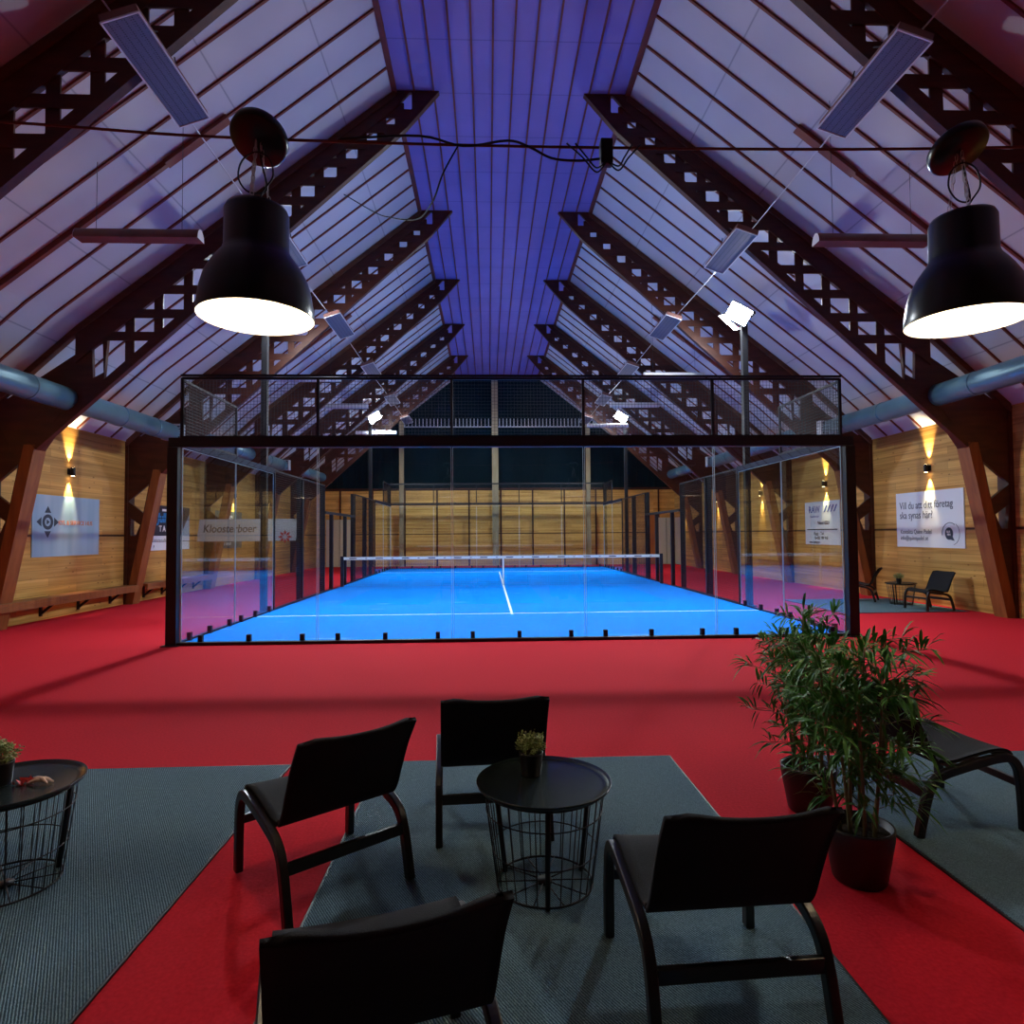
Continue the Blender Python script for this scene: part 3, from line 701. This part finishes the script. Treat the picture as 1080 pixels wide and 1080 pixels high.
def pendant(x, label, tilt=(0, 0), off=0):
    y = 2.8; zm = 2.555
    e = empty('pendant_lamp', (x, y, zm), 0, label, 'pendant lamp', 'large black pendant lamps over the lounge')
    outp = [(.245, 0), (.247, .012), (.243, .05), (.234, .11), (.218, .17), (.192, .22), (.165, .26), (.146, .285), (.138, .31), (.136, .47), (.128, .488), (.09, .495), (0, .497)]
    inp = [(0, .485), (.085, .483), (.122, .475), (.127, .46), (.128, .33), (.134, .29), (.147, .258), (.170, .224), (.200, .172), (.225, .11), (.237, .05), (.245, 0)]
    s1 = MB().lathe(outp, 48).build('lamp_shade', M['shade_out'], e)
    MB().lathe(inp, 48).build('shade_lining', M['shade_in'], s1)
    MB().lathe([(0, .12), (.035, .122), (.055, .15), (.06, .18), (.045, .225), (.025, .26), (.022, .30), (0, .30)], 24).build('bulb', M['bulb'], e)
    MB().lathe([(0, .30), (.03, .30), (.03, .47), (0, .47)], 16).build('bulb_socket', M['black'], e)
    # chains up to the round ceiling cup
    mt = Matrix.Rotation(math.radians(tilt[0]), 4, 'X') @ Matrix.Rotation(math.radians(tilt[1]), 4, 'Y')
    cz = .80
    c = MB().lathe([(0, 0), (.115, 0), (.125, .012), (.125, .045), (.115, .055), (0, .058)], 36, (0, 0, cz), mat=mt).build('ceiling_cup', M['shade_out'], e)
    mb = MB(); mb.tube([(.02*math.cos(t)-.0, 0, cz+.05+.045*math.sin(t)) for t in [PI*i/8 for i in range(9)]], .004, 6); mb.build('hook', M['black'], c)
    for i in range(3):
        a = 2*PI*i/3+.4; lk = MB(); n = 9
        p0 = Vector((.055*math.cos(a), .055*math.sin(a), .49)); p1 = Vector((.012*math.cos(a), .012*math.sin(a), cz))
        for j in range(n):
            m0 = p0.lerp(p1, (j+.5)/n); L0 = (p1-p0).length/n*.75
            wv_ = Vector((1, 0, 0)) if j % 2 else Vector((0, 1, 0))
            lk.tube([m0+Vector((0,0,1))*L0*math.sin(t)*.8+wv_*.008*math.cos(t) for t in [2*PI*q/8 for q in range(9)]], .0022, 4, cap=False)
        lk.build('chain', M['galv'], e)
    cb = MB(); cb.tube(smooth_path([(0, 0, .49), (.03, -.02, .56), (.075, -.02, .63), (.06, -.02, .71), (0, -.02, .74), (-.06, -.02, .70), (-.075, -.02, .62), (-.03, -.02, .56), (.04, 0, .58), (.02, 0, .70), (0, 0, cz)], 6), .004, 6)
    cb.build('power_cord', M['black'], e)
    l = D.lights.new('lamp_light', 'SPOT'); l.energy = 11; l.color = (1, .74, .45); l.shadow_soft_size = .06; l.spot_size = math.radians(150); l.spot_blend = .5
    lo = D.objects.new('lamp_light', l); COL.objects.link(lo); lo.parent = e; lo.location = (0, 0, .10)
    return e
pendant(-1.02, 'large black pendant lamp with a glowing white mouth, upper left', (-30, 6))
pendant(2.215, 'large black pendant lamp with a glowing white mouth, at the right edge', (-26, -6))
pendant(-4.7, 'large black pendant lamp outside the left edge, mirrored in the near glass', (10, 5))
pendant(5.3, 'large black pendant lamp outside the right edge, mirrored in the near glass', (10, 5))

# ------------------------------------------------------------------ mats
def flat_mat(x0, x1, y0, y1, label):
    o = MB().box(0, x1-x0, 0, y1-y0, 0, .011).build('floor_mat', M['mat'], None, (x0, y0, .0005)); tag(o, label, 'mat')
    e_ = MB(); w = .012; X, Y = x1-x0, y1-y0
    e_.box(-w, 0, -w, Y+w, 0, .009); e_.box(X, X+w, -w, Y+w, 0, .009); e_.box(0, X, -w, 0, 0, .009); e_.box(0, X, Y, Y+w, 0, .009)
    e_.build('mat_edge', M['black'], o)
flat_mat(-3.42, -1.38, .1, 4.46, 'grey woven mat at the left under the left wire table')
flat_mat(-.76, 1.27, .1, 4.48, 'grey woven mat in the middle under the black chairs and wire table')
flat_mat(2.12, 4.16, .1, 4.42, 'grey woven mat at the right under the reclined black chair')
flat_mat(6.9, 9.4, 12.05, 14.55, 'blue grey mat in the far right corner under two small black chairs')

# ------------------------------------------------------------------ chairs
def make_chair(label):
    e = empty('lounge_chair', (0,0,0), 0, label, 'chair', 'black bentwood lounge chairs')
    path = smooth_path([(.29, .0), (.286, .15), (.277, .26), (.262, .33), (.22, .378), (.15, .382), (.03, .360), (-.09, .332), (-.17, .308), (-.225, .268), (-.258, .20), (-.288, .09), (-.31, 0)], 5)
    sec = [(-.022, -.018), (.022, -.018), (.022, .018), (-.022, .018)]
    for sx in (-1, 1):
        MB().tube([(sx*.285, p[0], max(p[1], 0)) for p in path], 0, sec=sec, smooth=False, up=(0,1,0)).build('side_frame', M['chairframe'], e, bevel=.006)
    MB().box(-.27, .27, -.272, -.248, .19, .24).build('rear_stretcher', M['chairframe'], e, bevel=.004)
    MB().box(-.27, .27, .262, .285, .225, .265).build('front_stretcher', M['chairframe'], e, bevel=.004)
    for z_, y_ in ((.350, .10), (.325, -.05)): MB().box(-.27, .27, y_-.02, y_+.02, z_-.012, z_+.012).build('seat_rail', M['chairframe'], e)
    # shell: seat and back in one bent piece, two meshes meeting at the fold
    prof = smooth_path([(.245, .350), (.215, .392), (.13, .396), (.01, .372), (-.09, .350), (-.165, .352), (-.222, .395), (-.275, .49), (-.340, .61), (-.412, .712), (-.44, .745)], 5)
    def shell(seg, nm, back):
        nn = 14; pts = seg; m = len(pts); th = .018; vs = []
        for side in (0, 1):
            for i, p in enumerate(pts):
                a = pts[max(i-1, 0)]; c = pts[min(i+1, m-1)]; d = Vector((c[0]-a[0], c[1]-a[1])).normalized(); nrm = Vector((-d[1], d[0]))
                fr = i/(m-1)
                for j in range(nn+1):
                    t = -1+2*j/nn; w = .275
                    if back: w *= 1-.10*max(0, (fr-.85)/.15)**2; 
                    curve = (.045*t*t*fr if back else .012*t*t)
                    q = Vector((p[0], p[1])) - nrm*(side*th) + (Vector((curve*1.0, .018*abs(t)**3*fr)) if back else Vector((0, curve)))
                    if back and fr > .8 and abs(t) > .82: q[1] -= .02*(abs(t)-.82)/.18*(fr-.8)/.2
                    vs.append((t*w, q[0], q[1]))
        K = nn+1; fs = []
        for i in range(m-1):
            for j in range(nn):
                fs.append((i*K+j, i*K+j+1, (i+1)*K+j+1, (i+1)*K+j)); o_ = m*K
                fs.append((o_+i*K+j, o_+(i+1)*K+j, o_+(i+1)*K+j+1, o_+i*K+j+1))
        for i in range(m-1):
            for j in (0, nn): fs.append((i*K+j, (i+1)*K+j, m*K+(i+1)*K+j, m*K+i*K+j))
        for i in (0, m-1):
            for j in range(nn): fs.append((i*K+j, i*K+j+1, m*K+i*K+j+1, m*K+i*K+j))
        MB().add(vs, fs, True).build(nm, M['fabric'], e)
    k = 26
    shell(prof[:k+1], 'seat', False); shell(prof[k:], 'backrest', True)
    return e
R_ = math.radians
ch = make_chair('black lounge chair turned away, behind the middle wire table')
ch.location = (.005, 3.58, .011); ch.rotation_euler = (0, 0, R_(4)); tch = tree(ch)
for x, y, rz, lab, z in ((-.785, 3.03, 39, 'black lounge chair turned to the left, standing half on the red carpet', .011),
                      (.765, 2.245, 3, 'black lounge chair seen from behind at the lower right of the middle wire table', .011),
                      (-.315, 1.78, 16, 'black lounge chair cut off by the bottom edge, seen from behind', .011),
                      (2.50, 3.53, -86, 'black lounge chair facing right beside the tall bamboo plants', .011),
                      (8.52, 14.15, 52, 'small distant black chair beside the far frame leg at the right wall', .011),
                      (8.86, 12.42, 97, 'small distant black chair seen from the side under the sponsor sign', .011)):
    copy_thing(ch, (x, y, z), R_(rz), lab, None, tch)

# ------------------------------------------------------------------ wire tables
def make_table(label):
    e = empty('wire_table', (0,0,0), 0, label, 'side table', 'round wire basket side tables')
    MB().lathe([(0, .440), (.285, .440), (.300, .447), (.306, .462), (.303, .464), (.292, .452), (.262, .447), (0, .447)], 56).build('tray_top', M['tray'], e)
    mb = MB()
    for rr_, z_, tk in ((.272, .432, .005), (.262, .34, .003), (.236, .17, .003), (.215, .012, .005)):
        mb.tube([(rr_*math.cos(t), rr_*math.sin(t), z_) for t in [2*PI*i/40 for i in range(41)]], tk, 5, cap=False)
    mb.build('ring', M['wire'], e)
    mb = MB()
    for i in range(28):
        t = 2*PI*i/28; mb.tube([(.272*math.cos(t), .272*math.sin(t), .432), (.215*math.cos(t), .215*math.sin(t), .012)], .0026, 5)
    mb.build('wire_basket', M['wire'], e)
    for i in range(3):
        t = 2*PI*i/3+.5; MB().tube([(.262*math.cos(t), .262*math.sin(t), .435), (.205*math.cos(t), .205*math.sin(t), .0)], .011, 8).build('leg', M['black'], e)
    mb = MB().lathe([(0, .0), (.035, .0), (.035, .012), (0, .014)], 20, (0, 0, .006))
    for i in range(10):
        t = 2*PI*i/10; mb.tube([(0, 0, .014), (.215*math.cos(t), .215*math.sin(t), .012)], .003, 5)
    mb.build('hub', M['wire'], e)
    return e
tb = make_table('round black wire basket table in the middle among the chairs'); tb.location = (.245, 2.90, .0115); ttb = tree(tb)
copy_thing(tb, (-2.20, 3.0, .0115), .4, 'round black wire basket table cut by the left edge', None, ttb)
copy_thing(tb, (8.92, 13.35, .0115), .9, 'small distant wire basket table between the two chairs at the right wall', None, ttb)

# ------------------------------------------------------------------ small potted plants
def small_plant(loc, label, seed, r=.085):
    rnd = random.Random(seed)
    e = empty('potted_plant', loc, 0, label, 'potted plant', 'small potted plants on the wire tables')
    MB().lathe([(0, 0), (.042, 0), (.046, .006), (.056, .10), (.058, .105), (.052, .105), (.048, .09), (0, .09)], 28).build('pot', M['pot'], e)
    lf = MB(); st = MB()
    for i in range(60):
        t = rnd.uniform(0, 2*PI); ph = rnd.uniform(.15, 1.45)
        R0 = r*rnd.uniform(.75, 1.1)
        tip = Vector((R0*math.cos(t)*math.sin(ph), R0*math.sin(t)*math.sin(ph), .10+R0*math.cos(ph)*1.05+.01))
        st.tube([(0.02*math.cos(t), .02*math.sin(t), .09), (tip*.6+Vector((0,0,.05))), tip], .0012, 4)
        for q in range(12):
            p = Vector((.01*math.cos(t), .01*math.sin(t), .10)).lerp(tip, rnd.uniform(.45, 1)) + Vector([rnd.uniform(-.01, .01) for _ in range(3)])
            d = Vector([rnd.uniform(-1, 1), rnd.uniform(-1, 1), rnd.uniform(-.1, 1)]).normalized(); w = d.cross(Vector((rnd.random(), rnd.random(), rnd.random()))).normalized()
            ln = rnd.uniform(.009, .017); b_ = ln*.38
            nrm = d.cross(w)*ln*.15
            lf.add([p, p+d*ln*.5+w*b_+nrm, p+d*ln, p+d*ln*.5-w*b_+nrm, p+d*ln*.5-nrm], [(0,1,4),(1,2,4),(2,3,4),(3,0,4)])
    st.build('stem', M['cane'], e); lf.build('foliage', M['leaf2'], e)
    return e
small_plant((.195, 3.0, .0115+.447), 'small green plant in a black pot on the middle wire table', 1)
small_plant((-2.25, 3.02, .0115+.447), 'small green plant in a black pot on the left edge wire table', 2, .09)
small_plant((8.88, 13.35, .0115+.447), 'tiny distant green plant in a pot on the far right wire table', 4, .12)
e = empty('paper_scrap', (-2.09, 3.02, .0115+.447), 0, 'crumpled cream and red wrappers on the left edge table beside the plant', 'wrapper')
random.seed(11)
for i, (a, b_) in enumerate((((-.02, .02, .02), (.07, -.02, .008)), ((-.03, -.01, .006), (.05, .0, .012)), ((.0, .0, .016), (.075, .012, .006)))):
    A = Vector(a); B = Vector(b_); mid = (A+B)/2+Vector((0, .004, .01))
    MB().tube(smooth_path([A, mid, B], 5), [.005, .006, .008, .009, .009, .010, .009, .008, .006, .005, .003][:11], 7).build('folded_strip', M['paper'], e)
mb = MB()
for i in range(14):
    p = Vector((random.uniform(-.09, .0), random.uniform(-.02, .04), .002)); q = [p+Vector((random.uniform(-.02, .02), random.uniform(-.02, .02), random.uniform(0, .03))) for _ in range(3)]
    mb.add([p]+q, [(0,1,2),(0,2,3),(0,1,3),(1,2,3)])
mb.build('red_wrapper', M['redpaper'], e)

# ------------------------------------------------------------------ bamboo
def bamboo(loc, rz, seed, label, h=1.2, spread=.30, canes=7, potr=.15, poth=.25, branch=None, dens=1.35):
    rnd = random.Random(seed)
    e = empty('bamboo_plant', loc, rz, label, 'potted plant', 'tall bamboo plants in black pots')
    MB().lathe([(0, 0), (potr*.72, 0), (potr*.76, .01), (potr*.98, poth*.8), (potr, poth-.01), (potr*1.0, poth), (potr*.93, poth), (potr*.91, poth*.85), (0, poth*.85)], 40).build('pot', M['pot'], e)
    MB().lathe([(0, poth*.87), (potr*.9, poth*.855)], 32).build('soil', M['soil'], e)
    lf = MB(); tw = MB()
    def leaf(p, d, ln):
        d = d.normalized(); w = d.cross(Vector((0,0,1)))
        if w.length < .1: w = Vector((1,0,0))
        w.normalize(); w = (w + Vector((0,0,rnd.uniform(-.5, .5)))).normalized(); wd = ln*.065
        a = p; b = p+d*ln*.35+Vector((0,0,.0)); c = p+d*ln*.7+Vector((0,0,-ln*.10)); t_ = p+d*ln+Vector((0,0,-ln*.28)); up_ = Vector((0,0,wd*.35))
        lf.add([a, b+w*wd+up_, b, b-w*wd+up_, c+w*wd*.8+up_, c, c-w*wd*.8+up_, t_], [(0,1,2),(0,2,3),(1,4,5,2),(2,5,6,3),(4,7,5),(5,7,6)])
    def spray(p, d, n, ln):
        d = d.normalized()
        for i in range(n):
            t = rnd.uniform(0, 2*PI); s_ = d.cross(Vector((math.cos(t), math.sin(t), .3))).normalized()
            dd = d*rnd.uniform(.2, 1)+s_*rnd.uniform(.3, 1)+Vector((0,0,rnd.uniform(-.1, .45)))
            leaf(p+d*rnd.uniform(-.05, .02), dd, ln*rnd.uniform(.7, 1.2))
    for c in range(canes):
        a = 2*PI*c/canes+rnd.uniform(-.3, .3); r0 = potr*rnd.uniform(.2, .55)
        p0 = Vector((r0*math.cos(a), r0*math.sin(a), poth*.8)); hh = h*rnd.uniform(.78, 1.0)
        p2 = Vector((r0*1.6*math.cos(a)+rnd.uniform(-.05, .05), r0*1.6*math.sin(a)+rnd.uniform(-.05, .05), hh)); p1 = (p0+p2)/2+Vector((rnd.uniform(-.015, .015), rnd.uniform(-.015, .015), 0))
        pts = smooth_path([p0, p1, p2], 6)
        MB().tube(pts, [.010-.006*i/(len(pts)-1) for i in range(len(pts))], 8).build('cane', M['cane'], e)
        z = .46 if c % 3 else .34
        while z < hh:
            f = (z-poth*.8)/(hh-poth*.8); q = p0.lerp(p2, f)
            for b in range(2):
                t = rnd.uniform(0, 2*PI); rl = spread*rnd.uniform(.35, 1.0)*(.55+.9*f if f < .6 else 1.35-.55*f)
                d = Vector((math.cos(t), math.sin(t), rnd.uniform(.15, .7))); tip = q+d*rl
                mid = q.lerp(tip, .5)+Vector((0, 0, .02)); tw.tube([q, mid, tip], .0018, 4)
                spray(mid, d, int(5*dens), .10); spray(tip, d, int(9*dens), .115)
            z += rnd.uniform(.065, .095)
        spray(p2, Vector((rnd.uniform(-.4, .4), rnd.uniform(-.4, .4), 1)), 12, .12)
    for br in (branch or []):
        B = [Vector(q) for q in br]; tw.tube(smooth_path(B, 5), .003, 5)
        for f in (.6, .8, 1): spray(B[-2].lerp(B[-1], f), B[-1]-B[-2], 9, .13)
    tw.build('twig', M['cane'], e); lf.build('foliage', M['leaf'], e)
    return e
bamboo((1.83, 3.60, 0), 0, 21, 'tall bamboo plant in a black pot on the red carpet, the farther left of two', 1.15, .28)
bamboo((1.69, 2.88, 0), 0, 35, 'tall bamboo plant in a black pot behind the lower right chair, the nearer of two', 1.06, .24, dens=1.3,
       branch=[((.02, 0, .70), (.15, 0, .80), (.27, 0, .82)), ((.02, .02, .80), (.18, 0, .90), (.30, .0, .90))])

# ------------------------------------------------------------------ light, world, camera
w = D.worlds.new('world'); bpy.context.scene.world = w; w.use_nodes = True
w.node_tree.nodes['Background'].inputs[0].default_value = (.02, .02, .03, 1); w.node_tree.nodes['Background'].inputs[1].default_value = .2

cam = D.cameras.new('camera'); cam.sensor_width = 36; cam.lens = 664.1/1080*36; cam.clip_start = .05; cam.clip_end = 200
co = D.objects.new('camera', cam); COL.objects.link(co)
yaw, pitch, roll = .0381, .0352, -.0079
f = Vector((math.sin(yaw)*math.cos(pitch), math.cos(yaw)*math.cos(pitch), math.sin(pitch)))
r = Vector((math.cos(yaw), -math.sin(yaw), 0)); u = r.cross(f)
c, s = math.cos(roll), math.sin(roll); r2 = c*r+s*u; u2 = -s*r+c*u
co.matrix_world = Matrix(((r2.x, u2.x, -f.x, 0), (r2.y, u2.y, -f.y, 0), (r2.z, u2.z, -f.z, 1.59), (0,0,0,1)))
sc = bpy.context.scene; sc.camera = co
sc.view_settings.view_transform = 'Standard'; sc.view_settings.look = 'None'; sc.view_settings.exposure = 0; sc.view_settings.gamma = 1
sc.view_settings.use_curve_mapping = False
